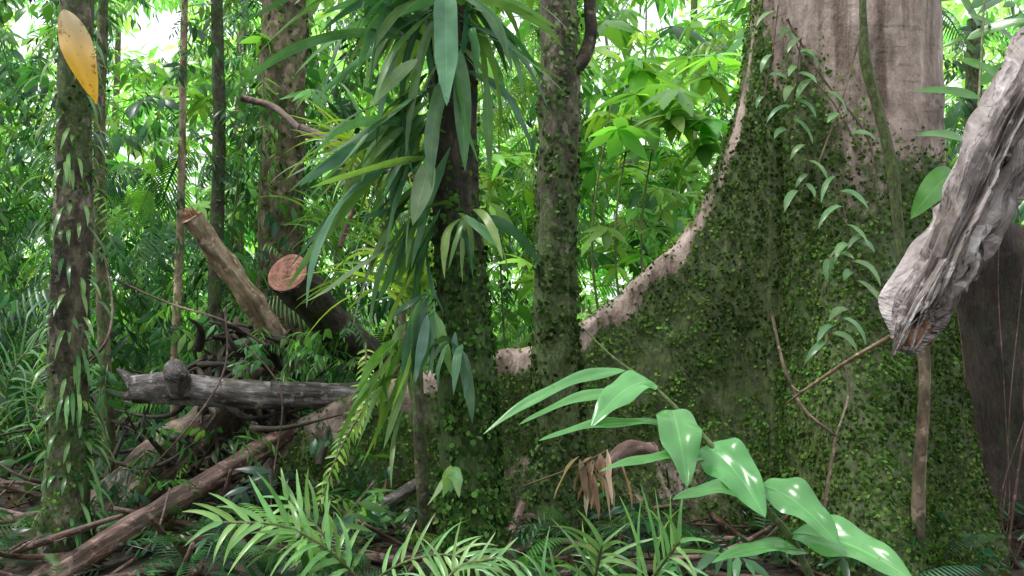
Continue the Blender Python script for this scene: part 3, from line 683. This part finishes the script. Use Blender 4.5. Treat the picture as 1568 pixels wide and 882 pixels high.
yl=Buf();leaf_ab(yl,W(97,14,2.5),W(148,160,2.5),.085,(.25,-1,.1),(.75,.42,.12),.06,'yellow',24,.5,.2,wide=True)
ys_=Buf();tube(ys_,[W(97,14,2.5),W(85,-40,2.5),W(90,-200,2.6)],.0025,10,5,0)
m,nt=newmat('yellow_leaf');L=nt.links
geo=N(nt,'ShaderNodeNewGeometry');tc=N(nt,'ShaderNodeAttribute',attribute_name='tc');sx=N(nt,'ShaderNodeSeparateXYZ');L.new(tc.outputs['Vector'],sx.inputs[0])
c=ramp(nt,math_(nt,'ADD',math_(nt,'MULTIPLY',sx.outputs[1],3.6),math_(nt,'MULTIPLY',sx.outputs[0],.12)),[(.1,(.80,.62,.38)),(.4,(.85,.55,.20)),(.7,(.95,.55,.06)),(.95,(.95,.50,.01))])
sp=ramp(nt,noisen(nt,geo.outputs['Position'],32,5,.75),[(.57,(0,0,0)),(.64,(1,1,1))]);c=mix(nt,math_(nt,'MULTIPLY',sp,.85),c,(.22,.09,.02))
bs=N(nt,'ShaderNodeBsdfPrincipled');bs.inputs['Roughness'].default_value=.45;L.new(c,bs.inputs['Base Color']);tr=N(nt,'ShaderNodeBsdfTranslucent');L.new(c,tr.inputs[0])
ms=N(nt,'ShaderNodeMixShader');ms.inputs[0].default_value=.4;L.new(bs.outputs[0],ms.inputs[1]);L.new(tr.outputs[0],ms.inputs[2]);o=N(nt,'ShaderNodeOutputMaterial');L.new(ms.outputs[0],o.inputs[0])
group('yellow_hanging_leaf',[yl.build('leaf',m),ys_.build('stalk',M_brown)])

# ------------------------------------------------------------ light, sky, camera
EL=math.radians(62);AZ=math.radians(258)
w=bpy.data.worlds.new('World');scene.world=w;w.use_nodes=True;nt=w.node_tree
sky=nt.nodes.new('ShaderNodeTexSky');sky.sky_type='NISHITA';sky.sun_disc=False;sky.sun_elevation=EL;sky.sun_rotation=AZ
sky.dust_density=2;sky.air_density=1.0;sky.ozone_density=.5
# bright overcast over the clear sky
cm=nt.nodes.new('ShaderNodeMix');cm.data_type='RGBA';cm.inputs[0].default_value=.88
nt.links.new(sky.outputs[0],cm.inputs[6]);cm.inputs[7].default_value=(11.4,11.9,12.3,1)
nt.links.new(cm.outputs[2],nt.nodes['Background'].inputs[0]);nt.nodes['Background'].inputs[1].default_value=.15
sl=bpy.data.lights.new('sun','SUN');sl.energy=2.6;sl.angle=math.radians(12);sl.color=(1,.97,.9)
so=bpy.data.objects.new('sun',sl);scene.collection.objects.link(so)
dv=Vector((math.sin(AZ)*math.cos(EL),math.cos(AZ)*math.cos(EL),math.sin(EL)));so.rotation_euler=dv.to_track_quat('Z','Y').to_euler()
cam=bpy.data.cameras.new('camera');cam.sensor_width=36;cam.lens=F/1568*36;cam.clip_start=.05;cam.clip_end=500
co=bpy.data.objects.new('camera',cam);scene.collection.objects.link(co);co.location=(0,0,H);co.rotation_euler=(math.pi/2,0,0);scene.camera=co
scene.view_settings.view_transform='Standard';scene.view_settings.look='None';scene.view_settings.exposure=0
